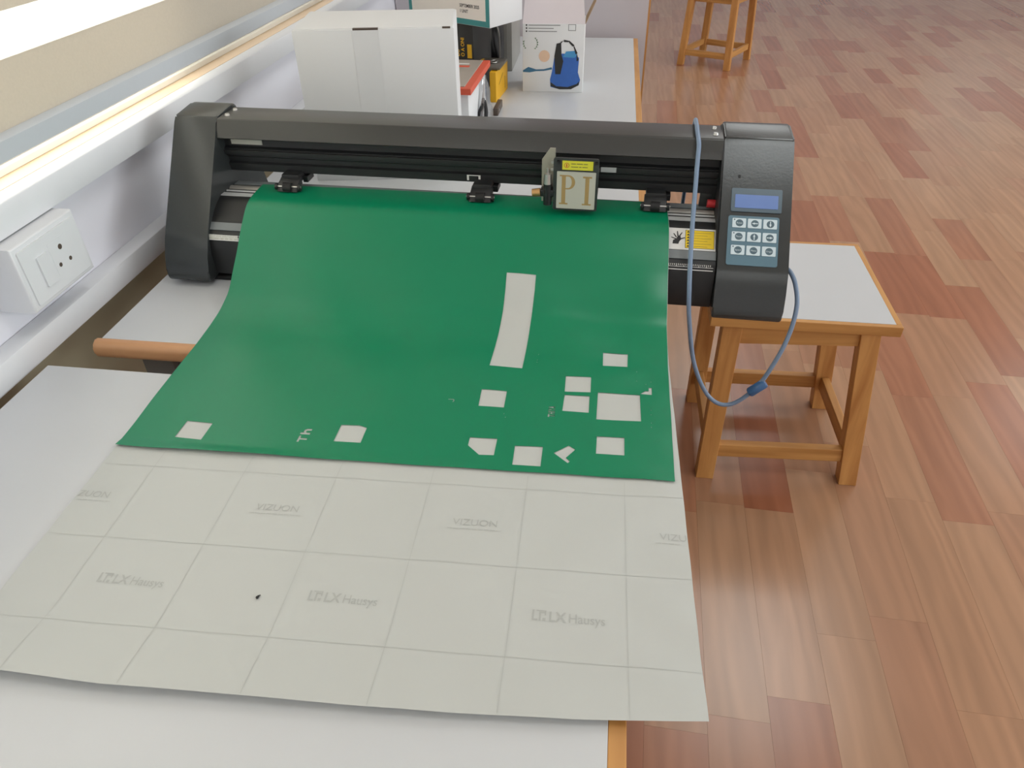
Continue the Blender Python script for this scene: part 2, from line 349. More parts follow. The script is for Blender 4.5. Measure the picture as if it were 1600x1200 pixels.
# blind: beige bands with a sheer band between them
bl = thing('window_blind', 'beige banded window blind with a grey bottom bar beside the long table', 'blind', (-0.735, 1.0, 0.975))
YB0, YB1 = -2.55, 1.9
obj('bottom_bar', prism_x([(-0.012, 0.004), (-0.006, 0.0), (0.006, 0.0), (0.012, 0.004), (0.013, 0.026), (0.005, 0.031), (-0.005, 0.031), (-0.012, 0.026)], 0, YB1 - YB0, 0.001), 'bar', bl, smooth=35)
bb = bl.children[0]; bb.rotation_euler = (0, 0, R(90)); bb.location = (0, YB0, 0)
zb = 0.031
for k in range(10):
    h = (0.072, 0.048)[k % 2] if k else 0.072
    obj('sheer_band' if k % 2 else 'fabric_band', box(-0.0012, 0.0012, YB0, YB1, zb, zb + h), 'sheer' if k % 2 else 'blind', bl); zb += h
obj('fabric_band', box(-0.0012, 0.0012, YB0, YB1, zb, 1.36), 'blind', bl)
obj('roller_tube', cyl((0, YB0, 1.375), (0, YB1, 1.375), 0.022), 'bar', bl, smooth=40)

# floor planks
PA = R(-2.0); pc, ps = math.cos(PA), math.sin(PA)
def pw(u, v): return (u * pc - v * ps, u * ps + v * pc)
PLW, GAP = 0.113, 0.0003
cand = []
i0, i1 = int(-1.6 / PLW), int(7.2 / PLW)
for i in range(i0, i1):
    v = YN - 0.6 + random.random() * 0.45
    while v < YF + 0.3:
        L = random.choice((0.36, 0.45, 0.45, 0.48, 0.54)); u = i * PLW
        x, y = pw(u + PLW / 2, v + L / 2)
        if XW + 0.02 < x < XR and YN < y < YF:
            ok = False; area_px = 0
            for (cu, cv) in ((u, v), (u + PLW, v), (u, v + L), (u + PLW, v + L), (u + PLW / 2, v + L / 2)):
                q = project((*pw(cu, cv), 0))
                if q and -20 < q[0] < 1640 and -20 < q[1] < 1240 and (q[0] > 985): ok = True
            cand.append((ok, (Vector((x, y, 0)) - CAM).length, u, v, L))
        v += L
near = sorted([c for c in cand if c[0]], key=lambda c: c[1])[:298]; nset = set((c[2], c[3]) for c in near)
meshes = {}
for _, _, u, v, L in near:
    if L not in meshes:
        me = bpy.data.meshes.new('plank'); b = box(GAP / 2, PLW - GAP / 2, GAP / 2, L - GAP / 2, -0.004, 0); b.to_mesh(me); b.free(); me.materials.append(M['plank']); meshes[L] = me
    o = bpy.data.objects.new('plank', meshes[L]); COL.objects.link(o); o.parent = floor
    x, y = pw(u, v); o.location = (x, y, 0); o.rotation_euler = (0, 0, PA)
b = bmesh.new(); V = []; F = []
for _, _, u, v, L in cand:
    if (u, v) in nset: continue
    k = len(V)
    for cz in (-0.004, 0):
        for cu, cv in ((u + GAP / 2, v + GAP / 2), (u + PLW - GAP / 2, v + GAP / 2), (u + PLW - GAP / 2, v + L - GAP / 2), (u + GAP / 2, v + L - GAP / 2)): V.append((*pw(cu, cv), cz))
    F += [(k + 3, k + 2, k + 1, k), (k + 4, k + 5, k + 6, k + 7)] + [(k + j, k + (j + 1) % 4, k + 4 + (j + 1) % 4, k + 4 + j) for j in range(4)]
b.free(); me = bpy.data.meshes.new('plank_field'); me.from_pydata(V, [], F); tag(link('plank_field', me, 'plank_far', floor), kind='stuff')

# grey panel closing the far end of the long table
pt = thing('partition_panel', 'tall lilac-grey laminate panel with a thin wooden edge behind the long table', 'panel', (0, 2.64, 0))
obj('board', box(-0.738, 0.098, -0.01, 0.012, 0, 1.35), 'greylam', pt)
obj('edge_strip', box(0.098, 0.104, -0.01, 0.012, 0, 1.35), 'oakz', pt)

# ------------------------------------------------------------------ tables
def table(name, label, x0, x1, y0, y1, rz, front, right, back=False):
    cx, cy = (x0 + x1) / 2, (y0 + y1) / 2; hx, hy = (x1 - x0) / 2, (y1 - y0) / 2
    t = thing(name, label, 'table', (cx, cy, 0), rz)
    e = 0.014
    obj('top', box(-hx, hx - (e if right else 0), -hy + (e if front else 0), hy, TZ - 0.026, TZ, 0.0006), 'lam', t)
    if front:
        r = 0.009; prof = [(-hy + r * (1 - math.sin(R(a))), TZ - 0.0005 - r * (1 - math.cos(R(a)))) for a in range(0, 91, 15)] + [(-hy + r * (1 - math.cos(R(a))), TZ - 0.026 + r * (1 - math.sin(R(a)))) for a in range(0, 91, 15)] + [(-hy + e, TZ - 0.026), (-hy + e, TZ - 0.0005)]
        obj('edge_band', prism_x(prof, -hx - 0.008, hx, 0.002), 'beech', t, smooth=40)
    if right: obj('edge_band', box(hx - e, hx, -hy + (e if front else 0), hy, TZ - 0.026, TZ - 0.0003, 0.001), 'oaky', t)
    for sx in (-1, 1):
        for sy in (-1, 1): obj('leg', beam((sx * (hx - 0.05), sy * (hy - 0.06), 0), (sx * (hx - 0.05), sy * (hy - 0.06), TZ - 0.026), 0.045, 0.045), 'frame', t)
    for sy in (-1, 1): obj('apron', hbeam((-hx + 0.0725, sy * (hy - 0.06), TZ - 0.066), (hx - 0.0725, sy * (hy - 0.06), TZ - 0.066), 0.02, 0.08), 'frame', t)
    for sx in (-1, 1): obj('apron', hbeam((sx * (hx - 0.05), -hy + 0.0825, TZ - 0.066), (sx * (hx - 0.05), hy - 0.0825, TZ - 0.066), 0.02, 0.08), 'frame', t)
    return t
table('work_table', 'long white-topped table with rounded wooden front edge carrying the cutting machine', -0.668, 0.075, 0.727, 2.592, R(0.25), True, True)
table('work_table', 'white laminate table in the foreground under the backing paper', -0.697, 0.0445, -1.13, 0.672, 0, False, True)

# ------------------------------------------------------------------ stools
def stool(label, feet, tops, zt, topr, rz=0.0, group='wooden stools'):
    """feet / tops: four leg centres (fl, fr, br, bl) in the stool's frame; topr = x0, x1, y0, y1 of the seat"""
    cx = sum(f[0] for f in feet) / 4; cy = sum(f[1] for f in feet) / 4
    t = thing('wooden_stool', label, 'stool', (cx, cy, 0), 0, group); t.rotation_euler = (0, 0, rz)
    loc = lambda p, z: Matrix.Rotation(-rz, 3, 'Z') @ Vector((p[0] - cx, p[1] - cy, z))
    F_ = [loc(p, 0) for p in feet]; T_ = [loc(p, zt - 0.024) for p in tops]
    for f, q in zip(F_, T_): obj('leg', beam(f, q, 0.042, 0.036), 'oakz', t)
    def at(i, z): k = z / (zt - 0.024); return F_[i] * (1 - k) + T_[i] * k
    for i, j in ((0, 1), (1, 2), (2, 3), (3, 0)):
        mm = 'oakx' if i in (0, 2) else 'oaky'
        for nm, z, h in (('apron', zt - 0.052, 0.05), ('stretcher', 0.083 if i in (0, 2) else 0.088, 0.038)):
            a, c = at(i, z), at(j, z); d = (c - a).normalized() * 0.019
            obj(nm, hbeam(a + d, c - d, 0.02, h), mm, t)
    x0, x1, y0, y1 = topr; e = 0.012
    obj('seat_top', box(x0 + e, x1 - e, y0 + e, y1 - e, zt - 0.022, zt, 0.0005), 'lam', t)
    for (a0, a1, b0, b1, mm) in ((x0, x1, y0, y0 + e, 'oakx'), (x0, x1, y1 - e, y1, 'oakx'), (x0, x0 + e, y0 + e, y1 - e, 'oaky'), (x1 - e, x1, y0 + e, y1 - e, 'oaky')):
        obj('seat_edge', box(a0, a1, b0, b1, zt - 0.024, zt - 0.0004, 0.0012), mm, t)
    return t
stool('square wooden stool with a white top standing right of the cutting machine',
      [(0.296, 1.362), (0.642, 1.378), (0.636, 1.676), (0.292, 1.664)], [(0.296, 1.392), (0.590, 1.412), (0.588, 1.698), (0.294, 1.694)], 0.46,
      (-0.2215, 0.1715, -0.158, 0.23))
fc = Vector((0.69, 5.51)); ff = [(0.455, 5.425), (0.752, 5.285), (0.922, 5.60), (0.628, 5.75)]
ft = [((Vector(p) - fc) * 0.88 + fc) for p in ff]
stool('wooden stool far away at the top of the picture, only its legs showing', ff, [(p.x, p.y) for p in ft], 0.47, (-0.20, 0.20, -0.20, 0.20), rz=R(-25))

# ------------------------------------------------------------------ switch box on the wall
sb = thing('socket_box', 'white surface-mounted box with a three-pin socket and a switch on the wall', 'socket', (-0.7445, 0.75, 0.8185))
obj('housing', prism_x([(-0.062, -0.001), (0.062, -0.001), (0.0605, 0.085), (-0.0605, 0.085)], 0, 0.0515, 0.003), 'pvc', sb, smooth=40)
sm = lambda a, bb_, h: (0.0515 + h, a, bb_)
obj('face_plate', prism_m(rrect(-0.054, 0.054, 0.006, 0.078, 0.003), sm, 0.002), 'pvc', sb, smooth=40)
rk = obj('switch_rocker', prism_m(rrect(-0.031, -0.010, 0.020, 0.060, 0.002), sm, 0.0045), 'pvc', sb, smooth=40)
for (a, bb_, rr) in ((0.0145, 0.054, 0.0036), (0.024, 0.033, 0.0028), (0.004, 0.0335, 0.0028)):
    obj('socket_hole', cyl(sm(a, bb_, 0.0019), sm(a, bb_, 0.0024), rr), 'umber', sb)
obj('socket_insert', prism_m(rrect(-0.005, 0.033, 0.020, 0.066, 0.003), sm, 0.0022), 'pvc', sb)

# ------------------------------------------------------------------ the vinyl cutter
PR = thing('vinyl_cutter', 'black desktop vinyl cutting machine with a key panel on its right end', 'cutting machine', (-0.205, 0.9907, TZ), R(-1.5))
XL, XLi, XRi, XRo = -0.456, -0.388, 0.3635, 0.456
def arc(cx, cy, r, a0, a1, n=5): return [(cx + r * math.cos(R(a0 + (a1 - a0) * i / n)), cy + r * math.sin(R(a0 + (a1 - a0) * i / n))) for i in range(n + 1)]
capf = arc(-0.1055, 0.0155, 0.009, 270, 165, 5) + [(-0.1120, 0.025), (-0.1045, 0.045), (-0.092, 0.0665), (-0.087, 0.0728), (0.042, 0.1939)] + arc(0.0524, 0.1955, 0.006, 133, 92, 4) + [(0.098, 0.2055)] + arc(0.104, 0.1935, 0.012, 88, 10, 4) + [(0.124, 0.15), (0.126, 0.06)] + arc(0.114, 0.017, 0.010, 0, -90, 4)
for (a, c, lb) in ((XL, XLi, 'plain black end cover nearest the window'), (XRi, XRo, 'black end cover carrying display and keys')):
    pbm = prism_x(capf, a, c, 0.0035)
    if a < 0:
        for v in pbm.verts:
            t = min(1, max(0, (0.19 - v.co.z) / 0.13)); v.co.x += 0.020 * t * t * (3 - 2 * t)
    obj('end_cover', pbm, 'blackpl', PR, smooth=28, label=lb)
# dark seam shells behind the caps
for a, c in ((XLi, XLi + 0.0022), (XRi - 0.0022, XRi)):
    obj('end_plate', prism_x([(-0.080, 0.012), (-0.075, 0.06), (-0.05, 0.095), (0.046, 0.198), (0.10, 0.2035), (0.118, 0.19), (0.118, 0.012)], a, c), 'black', PR)
X0, X1 = XLi + 0.0022, XRi - 0.0022
tcov = obj('top_cover', prism_x([(0.105, 0.15), (0.105, 0.198)] + arc(0.101, 0.197, 0.004, 0, 90, 3) + arc(0.047, 0.1955, 0.005, 90, 140, 4) + [(0.0295, 0.1765), (0.0315, 0.175), (0.046, 0.194), (0.10, 0.1975), (0.102, 0.15)], X0, X1), 'greycover', PR, smooth=30)
for x in (X0 + 0.008, X1 - 0.010):
    for y in (0.062, 0.088): obj('screw', cyl((x, y, 0.2005), (x, y, 0.2032), 0.0042, 0.003, 14), 'steel', tcov, smooth=40)
rail = obj('rail_beam', prism_x([(0.10, 0.198), (0.048, 0.194), (0.046, 0.16), (0.040, 0.158), (0.040, 0.146), (0.043, 0.144), (0.043, 0.137), (0.038, 0.135), (0.038, 0.124), (0.06, 0.122), (0.10, 0.13)], X0, X1), 'black', PR)
obj('guide_bar', box(X0, X1, 0.036, 0.040, 0.149, 0.156, 0.0008), 'black', PR)
body = [(-0.1055, 0.020), (-0.106, 0.027), (-0.100, 0.068), (-0.095, 0.079), (-0.070, 0.092), (-0.045, 0.105), (-0.030, 0.110), (0.031, 0.110), (0.031, 0.095), (0.11, 0.06), (0.11, 0.014), (-0.095, 0.014)]
obj('platform', prism_x(body, X0, X1), 'black', PR, smooth=25)
# strips on the platform: local map along the profile
def on_body(s0, s1, lift, xa, xb, thick=0.001):
    (y0, z0), (y1, z1) = s0, s1; d = Vector((y1 - y0, z1 - z0)).normalized(); n = Vector((-d.y, d.x))
    q0 = Vector(s0) + n * lift; q1 = Vector(s1) + n * lift; q2 = q1 + n * thick; q3 = q0 + n * thick
    return prism_x([tuple(q0), tuple(q1), tuple(q2), tuple(q3)], xa, xb)
obj('back_strip', on_body((0.0165, 0.110), (0.031, 0.110), 0.0002, X0, X1), 'band', PR)
obj('grit_roller', cyl((X0, 0.006, 0.1045), (X1, 0.006, 0.1045), 0.0085, seg=20), 'case', PR, smooth=40)
obj('cutting_strip', on_body((-0.027, 0.110), (-0.016, 0.110), 0.0002, X0, X1), 'rod', PR)
obj('guide_rod', cyl((X0, -0.0075, 0.1095), (X1, -0.0075, 0.1095), 0.0022, seg=10), 'rod', PR, smooth=40)
obj('red_knob', cyl((X1 - 0.012, 0.010, 0.122), (X1 - 0.0002, 0.010, 0.122), 0.0058, seg=16), 'red', PR, smooth=40)
obj('hinge_tab', box(X1 - 0.022, X1, 0.024, 0.031, 0.110, 0.132, 0.001), 'blackpl', PR)
obj('grey_band', on_body((-0.0885, 0.0824), (-0.0762, 0.0888), 0.0003, X0, X1), 'band', PR)
rul = obj('ruler', on_body((-0.0985, 0.0713), (-0.0948, 0.0794), 0.0003, X0, X1), 'black', PR)
def rmap(x, s, h):
    d = Vector((0.0037, 0.0081)).normalized(); n = Vector((-d.y, d.x)); q = Vector((-0.0985, 0.0713)) + d * s + n * (0.0014 + h); return (x, q.x, q.y)
ticks = []
for k in range(int((X1 - X0 - 0.008) / 0.0025)):
    x = X0 + 0.005 + k * 0.0025; hh = 0.0034 if k % 4 == 0 else 0.0022
    ticks.append(rect(x - 0.0004, x + 0.0004, 0.0082 - hh, 0.0084))
ticks += [rect(X0 + 0.004, X1 - 0.003, 0.0001, 0.0012), rect(X0 + 0.004, X1 - 0.003, 0.0042, 0.0048)]
flat('ruler_ticks', ticks, rmap, 'white', rul, 0.0002)
flat('ruler_panel', [rect(X0 + 0.004, X0 + 0.06, 0.0, 0.0082)], rmap, 'plaque', rul, 0.0001)
text('ruler_numbers', '  '.join(str(k) for k in range(0, 76, 2)), 0.0036, lambda x, y, h: rmap(X0 + 0.03 + x, 0.0014 + y, h), 'white', rul, h=0.0002, sx=1.9)
# warning sticker right of the sheet
st = obj('warning_sticker', on_body((-0.0752, 0.0893), (-0.0432, 0.1059), 0.0004, 0.290, 0.3605, 0.0005), 'white', PR)
def smap(x, s, h):
    d = Vector((0.032, 0.0166)).normalized(); n = Vector((-d.y, d.x)); q = Vector((-0.0752, 0.0893)) + d * s + n * (0.0010 + h); return (x, q.x, q.y)
flat('sticker_yellow', [rect(0.3195, 0.3585, 0.003, 0.033)], smap, 'yellow', st, 0.0001)
flat('sticker_border', frame4(0.3195, 0.3588, 0.0027, 0.0333, 0.0006), smap, 'ink', st, 0.0002)
hx, hs = 0.3085, 0.014
hand = [[(hx - 0.006, hs - 0.005), (hx + 0.002, hs - 0.005), (hx + 0.003, hs - 0.001), (hx + 0.0055, hs + 0.003), (hx + 0.0045, hs + 0.008), (hx + 0.001, hs + 0.009), (hx - 0.001, hs + 0.004), (hx - 0.0055, hs + 0.001)]]
for (a0, b0, a1, b1) in ((0.001, 0.008, 0.0, 0.0165), (0.003, 0.008, 0.0065, 0.0145), (0.0045, 0.0035, 0.0105, 0.006), (-0.001, 0.006, -0.005, 0.0125), (-0.001, 0.003, -0.008, 0.006)):
    dx, ds = a1 - a0, b1 - b0; L = math.hypot(dx, ds); nx, ns = -ds / L * 0.0009, dx / L * 0.0009
    hand.append([(hx + a0 - nx, hs + b0 - ns), (hx + a1 - nx * 0.7, hs + b1 - ns * 0.7), (hx + a1 + nx * 0.7, hs + b1 + ns * 0.7), (hx + a0 + nx, hs + b0 + ns)])
flat('hand_symbol', hand, smap, 'ink', st, 0.0002)
flat('warning_triangles', [[(0.3215, 0.005 + 0.0048 * k), (0.3255, 0.005 + 0.0048 * k), (0.3235, 0.0083 + 0.0048 * k)] for k in range(6)], smap, 'ink', st, 0.0002)
flat('warning_lines', [rect(0.3275, 0.3275 + (0.027 if k % 2 else 0.022), 0.0058 + 0.0046 * k, 0.0062 + 0.0046 * k) for k in range(6)], smap, 'umber', st, 0.0002)
# serial sticker, white tape marks
obj('serial_sticker', box(-0.372, -0.322, 0.0445, 0.0463, 0.163, 0.180), 'plaque', PR)
flat('serial_print', [rect(-0.366 + 0.0035 * k, -0.366 + 0.0035 * k + random.uniform(0.001, 0.0022), 0.173, 0.178) for k in range(12)] + [rect(-0.352, -0.336, 0.169, 0.1705)], lambda x, y, h: (x, 0.0444 - h, y), 'greyink', PR.children[-1], 0.0)
obj('tape_mark', box(-0.002, 0.0185, 0.0372, 0.0380, 0.1275 + 0.006, 0.1345, 0.0), 'white', PR)
for a in (-0.002, 0.0155): obj('tape_mark', box(a, a + 0.003, 0.0372, 0.0380, 0.1265, 0.1335), 'white', PR)
for (a, c) in ((0.112, 0.124), (0.196, 0.218)): obj('tape_piece', box(a, c, 0.0350, 0.0362, 0.1495, 0.1565), 'rod', PR)
for o in PR.children:
    if o.name.split('.')[0] in ('platform', 'back_strip', 'grit_roller', 'cutting_strip', 'guide_rod', 'red_knob', 'hinge_tab', 'grey_band', 'ruler', 'warning_sticker'): o.location = (0.001, 0.0145, -0.0073)
# pinch rollers
for wx in (-0.274, 0.024, 0.277):
    g = obj('pinch_roller', box(wx - 0.014, wx + 0.014, 0.006, 0.058, 0.1225, 0.136, 0.002), 'black', PR, smooth=40)
    obj('roller_arm', prism_x([(0.012, 0.132), (-0.006, 0.126), (-0.013, 0.117), (-0.005, 0.1155), (0.012, 0.121)], wx - 0.016, wx + 0.016, 0.001), 'black', g, smooth=40)
    obj('roller_wheel', cyl((wx - 0.0065, -0.007, 0.1215), (wx + 0.0065, -0.007, 0.1215), 0.0072, seg=20), 'rubber', g, smooth=40)
    obj('roller_axle', cyl((wx - 0.021, -0.007, 0.1225), (wx + 0.021, -0.007, 0.1225), 0.0017, seg=10), 'steel', g, smooth=40)
    for s in (-1, 1): obj('axle_cap', cyl((wx + s * 0.016, -0.006, 0.1215), (wx + s * 0.020, -0.006, 0.1215), 0.0052, seg=14), 'black', g, smooth=40)
    g.location = (0, 0.012, -0.0075)
    obj('tension_lever', box(wx + 0.0135, wx + 0.0215, 0.020, 0.045, 0.1195, 0.1290, 0.001), 'black', g)
# carriage
cg = obj('carriage', box(0.1345, 0.1945, 0.000, 0.0575, 0.1125, 0.1520, 0.003), 'blackpl', PR, smooth=40)
cm_ = lambda x, z, h: (x, 0.0 - h, z)
obj('front_plate', prism_m(rrect(0.1335, 0.1955, 0.1055, 0.180, 0.003), cm_, 0.0025), 'blackpl', cg, smooth=40)
pq = prism_m(rrect(0.1385, 0.1920, 0.1085, 0.1615, 0.001), lambda x, z, h: (x, -0.0025 - h, z), 0.0015); obj('name_plaque', pq, 'plaque', cg)
pmap = lambda x, z, h: (x, -0.0041 - h, z)
def serif_poly(x0):  # letters P and I with slab serifs
    return x0
P_ = [rect(0.1455, 0.1510, 0.116, 0.1555), rect(0.1425, 0.1545, 0.1145, 0.1168), rect(0.1425, 0.1510, 0.1550, 0.1570)]
bowl = []
for k in range(12):
    a0, a1 = R(90 - 15 * k), R(90 - 15 * (k + 1)); c = (0.1545, 0.1468)
    bowl.append([(c[0] + 0.0095 * math.cos(a0), c[1] + 0.0102 * math.sin(a0)), (c[0] + 0.0095 * math.cos(a1), c[1] + 0.0102 * math.sin(a1)), (c[0] + 0.0048 * math.cos(a1), c[1] + 0.0082 * math.sin(a1)), (c[0] + 0.0048 * math.cos(a0), c[1] + 0.0082 * math.sin(a0))])
P_ += bowl + [rect(0.1505, 0.1548, 0.155, 0.157), rect(0.1505, 0.1548, 0.1366, 0.1386)]
I_ = [rect(0.1780, 0.1835, 0.116, 0.1545), rect(0.1745, 0.1870, 0.1145, 0.1168), rect(0.1745, 0.1870, 0.1535, 0.1560)]
flat('plaque_lettering', P_ + I_, pmap, 'gold', cg, 0.0)
obj('caution_label', box(0.1455, 0.1875, -0.0030, -0.0024, 0.1640, 0.1765), 'lime', cg)
lm = lambda x, z, h: (x, -0.0031 - h, z)
flat('caution_ring', [[(0.1515 + 0.0036 * math.cos(R(a)), 0.1702 + 0.0036 * math.sin(R(a))), (0.1515 + 0.0036 * math.cos(R(a + 30)), 0.1702 + 0.0036 * math.sin(R(a + 30))), (0.1515 + 0.0029 * math.cos(R(a + 30)), 0.1702 + 0.0029 * math.sin(R(a + 30))), (0.1515 + 0.0029 * math.cos(R(a)), 0.1702 + 0.0029 * math.sin(R(a)))] for a in range(0, 360, 30)] + [rect(0.1508, 0.1522, 0.168, 0.1722)], lm, 'red', cg)
flat('caution_lines', [rect(0.1575, 0.1640, 0.1721, 0.1730), rect(0.1650, 0.1735, 0.1721, 0.1730), rect(0.1745, 0.1800, 0.1721, 0.1730), rect(0.1575, 0.1670, 0.1678, 0.1687), rect(0.1685, 0.1715, 0.1678, 0.1687), rect(0.1728, 0.1800, 0.1678, 0.1687)], lm, 'umber', cg)
for x in (0.1405, 0.1915): obj('plate_screw', cyl((x, -0.0045, 0.1745), (x, -0.002, 0.1745), 0.0026, seg=14), 'rubber', cg, smooth=40)
obj('blade_bracket', prism_m([(0.116, 0.112), (0.1345, 0.112), (0.1345, 0.188), (0.127, 0.188), (0.116, 0.172)], lambda x, z, h: (x, 0.010 + h, z), 0.003), 'plate', cg)
obj('blade_holder', cyl((0.1255, 0.000, 0.112), (0.1255, 0.000, 0.142), 0.0058, seg=16), 'black', cg, smooth=40)
obj('blade_collar', cyl((0.1255, 0.000, 0.142), (0.1255, 0.000, 0.156), 0.0056, 0.0048, seg=16), 'steel', cg, smooth=40)
obj('blade_pin', cyl((0.1255, 0.000, 0.156), (0.1255, 0.000, 0.164), 0.0018, seg=10), 'steel', cg, smooth=40)
obj('blade_clamp', box(0.1155, 0.1345, -0.004, 0.010, 0.124, 0.134, 0.0015), 'black', cg, smooth=40)
obj('clamp_screw', cyl((0.104, 0.000, 0.1275), (0.1155, 0.000, 0.129), 0.0052, 0.0058, seg=16), 'brass', cg, smooth=40)
obj('blade_tip', cyl((0.1255, 0.000, 0.1145), (0.1255, 0.000, 0.112), 0.004, 0.001, seg=12), 'rubber', cg)
for z in (0.160, 0.170): obj('side_screw', cyl((0.131, 0.006, z), (0.131, 0.010, z), 0.0022, seg=10), 'steel', cg)
cg.location = (0.0, -0.020, 0.0085)
# display and keypad on the right end cover
d_ = Vector((0.131, 0.123)).normalized(); n_ = Vector((-d_.y, d_.x))
def kmap(x, s, h): q = Vector((-0.090, 0.070)) + d_ * s + n_ * (0.0003 + h); return (x, q.x, q.y)
dsp = obj('display_frame', prism_m(rrect(0.3765, 0.4430, 0.0840, 0.1177, 0.002), kmap, 0.0012), 'bezel', PR)
obj('screen', prism_m(rrect(0.3815, 0.4380, 0.0893, 0.1085, 0.0008), lambda x, s, h: kmap(x, s, 0.0012 + h), 0.0004), 'lcd', dsp)
kp = obj('keypad', prism_m(rrect(0.3742, 0.4408, 0.0083, 0.0781, 0.003), kmap, 0.0010), 'slate', PR)
kz = lambda x, s, h: kmap(x, s, 0.0010 + h)
WORDS = {(0, 0): 'Reset', (1, 0): 'Pause', (2, 0): 'Speed', (2, 1): 'Menu', (2, 2): 'Origin'}
ARR = {(0, 1): 180, (0, 2): -90, (1, 1): 90, (1, 2): 0}
for r_ in range(3):
    for c_ in range(3):
        x = 0.3797 + 0.0202 * c_; s = 0.0610 - 0.0191 * r_
        ky = obj('key', prism_m(rrect(x, x + 0.0178, s, s + 0.0133, 0.0010), kz, 0.0008), 'keycap', kp)
        cx, cs = x + 0.0092, s + 0.0066; kk = lambda a, bb_, h: kz(a, bb_, 0.0008 + h)
        flat('key_disc', [circle(cx, cs, 0.0050)], kk, 'keydot', kp, 0.0001)
        if c_ == 0: flat('key_dot', [circle(x + 0.0026, s + 0.0112, 0.0010, 12)], kk, 'keydot', kp, 0.0001)
        if (r_, c_) in WORDS:
            text('key_word', WORDS[(r_, c_)], 0.0032, lambda a, bb_, h, cx=cx, cs=cs, kk=kk: kk(cx + a, cs - 0.0011 + bb_, h), 'keycap', kp, align='CENTER', h=0.0002)
        else:
            A = R(ARR[(r_, c_)]); rot = lambda a, q: (cx + a * math.cos(A) - q * math.sin(A), cs + a * math.sin(A) + q * math.cos(A))
            flat('key_arrow', [[rot(-0.0040, -0.0006), rot(0.0006, -0.0006), rot(0.0006, 0.0006), rot(-0.0040, 0.0006)], [rot(0.0002, -0.0016), rot(0.0042, 0.0), rot(0.0002, 0.0016)]], kk, 'keycap', kp, 0.0002)
obj('indicator_hole', prism_m(rect(0.3840, 0.3872, 0.1330, 0.1372), kmap, 0.0002), 'rubber', PR)
for (x, y) in ((-0.36, -0.07), (-0.36, 0.09), (0.262, -0.088), (0.262, 0.09)): obj('foot', box(x - 0.02, x + 0.02, y - 0.02, y + 0.015, 0.0, 0.0075, 0.002), 'rubber', PR)

# ------------------------------------------------------------------ vinyl sheet
SA = R(1.2); SW = 0.62; SO = (-0.516, 0.34)
fw = np.arange(-0.3, 1.0, 0.001)
fz = np.interp(fw, [-1, 0.30, 0.437, 0.468, 0.5074, 0.53, 0.561, 0.580, 0.618, 0.639, 0.66, 0.8], [TZ + 0.0012, TZ + 0.0012, 0.7520, 0.7545, 0.7650, 0.7845, 0.8080, 0.8255, 0.8520, 0.8562, 0.8566, 0.8566])
kx = np.arange(-24, 25); kern = np.exp(-(kx / 7.0) ** 2 / 2); kern /= kern.sum()
fz = np.convolve(np.pad(fz, 24, 'edge'), kern, 'valid')
def sst(a, b, x): t = min(1, max(0, (x - a) / (b - a))); return t * t * (3 - 2 * t)
def wfront(u): return float(np.interp(u, [0, 0.148, 0.219, 0.353, 0.423, 0.521, 0.62], [-0.0745, -0.0785, -0.0765, -0.0745, -0.0725, -0.0675, -0.0590]))
def sheet(u, w, h=0.0, film=False):
    z = float(np.interp(w + 0.047 * u, fw, fz))
    up = sst(0.44, 0.60, w)
    z += (0.005 + 0.005 * (1 - u / SW)) * (1 - sst(0.0, 0.075, w - wfront(u)))            # front edge lifts a little
    mid = sst(0.22, 0.36, w) * (1 - sst(0.50, 0.60, w))
    z += mid * (0.0016 * math.sin(u * 17 + 1.0) + 0.0010 * math.sin(u * 41 + w * 30) + 0.0012)
    z += 0.0005 * (1 - up) * (1 + math.sin(u * 60 + 3 * math.sin(w * 25)))*0.5
    z += 0.004 * math.exp(-((u - 0.60) / 0.02) ** 2 - ((w - 0.505) / 0.03) ** 2)
    z -= 0.004 * math.exp(-((u - 0.045 - (0.56 - w) * 0.35) / 0.012) ** 2) * sst(0.46, 0.52, w) * (1 - sst(0.545, 0.58, w)) * 0.5
    z += 0.0006 * sst(0.55, 0.62, u) * (1 - sst(0.40, 0.46, w)) * (1 + math.sin(w * 90 + u * 60))
    x = u * math.cos(SA) - w * math.sin(SA) + SO[0]
    y = u * math.sin(SA) + w * math.cos(SA) + SO[1]
    if film: z += 0.0045 * math.exp(-((w - 0.196) / 0.007) ** 2) * (0.35 + 0.65 * math.exp(-((u - 0.12) / 0.10) ** 2))
    return Vector((x, y, z + h))
vs_thing = thing('vinyl_sheet', 'green vinyl film on white backing paper fed out of the cutting machine over both tables', 'vinyl sheet')
NU, NW, WT = 62, 190, 0.70
V = []; F = []
for j in range(NW + 1):
    for i in range(NU + 1):
        u = SW * i / NU; f = wfront(u); w = f + (0.688 - 0.034 * u - f) * j / NW; V.append(sheet(u, w))
for j in range(NW):
    for i in range(NU): a = j * (NU + 1) + i; F.append((a, a + 1, a + NU + 2, a + NU + 1))
me = bpy.data.meshes.new('backing_paper'); me.from_pydata(V, [], F); backing = link('backing_paper', me, 'paper', vs_thing, smooth=60, label='white release paper printed with faint logos')
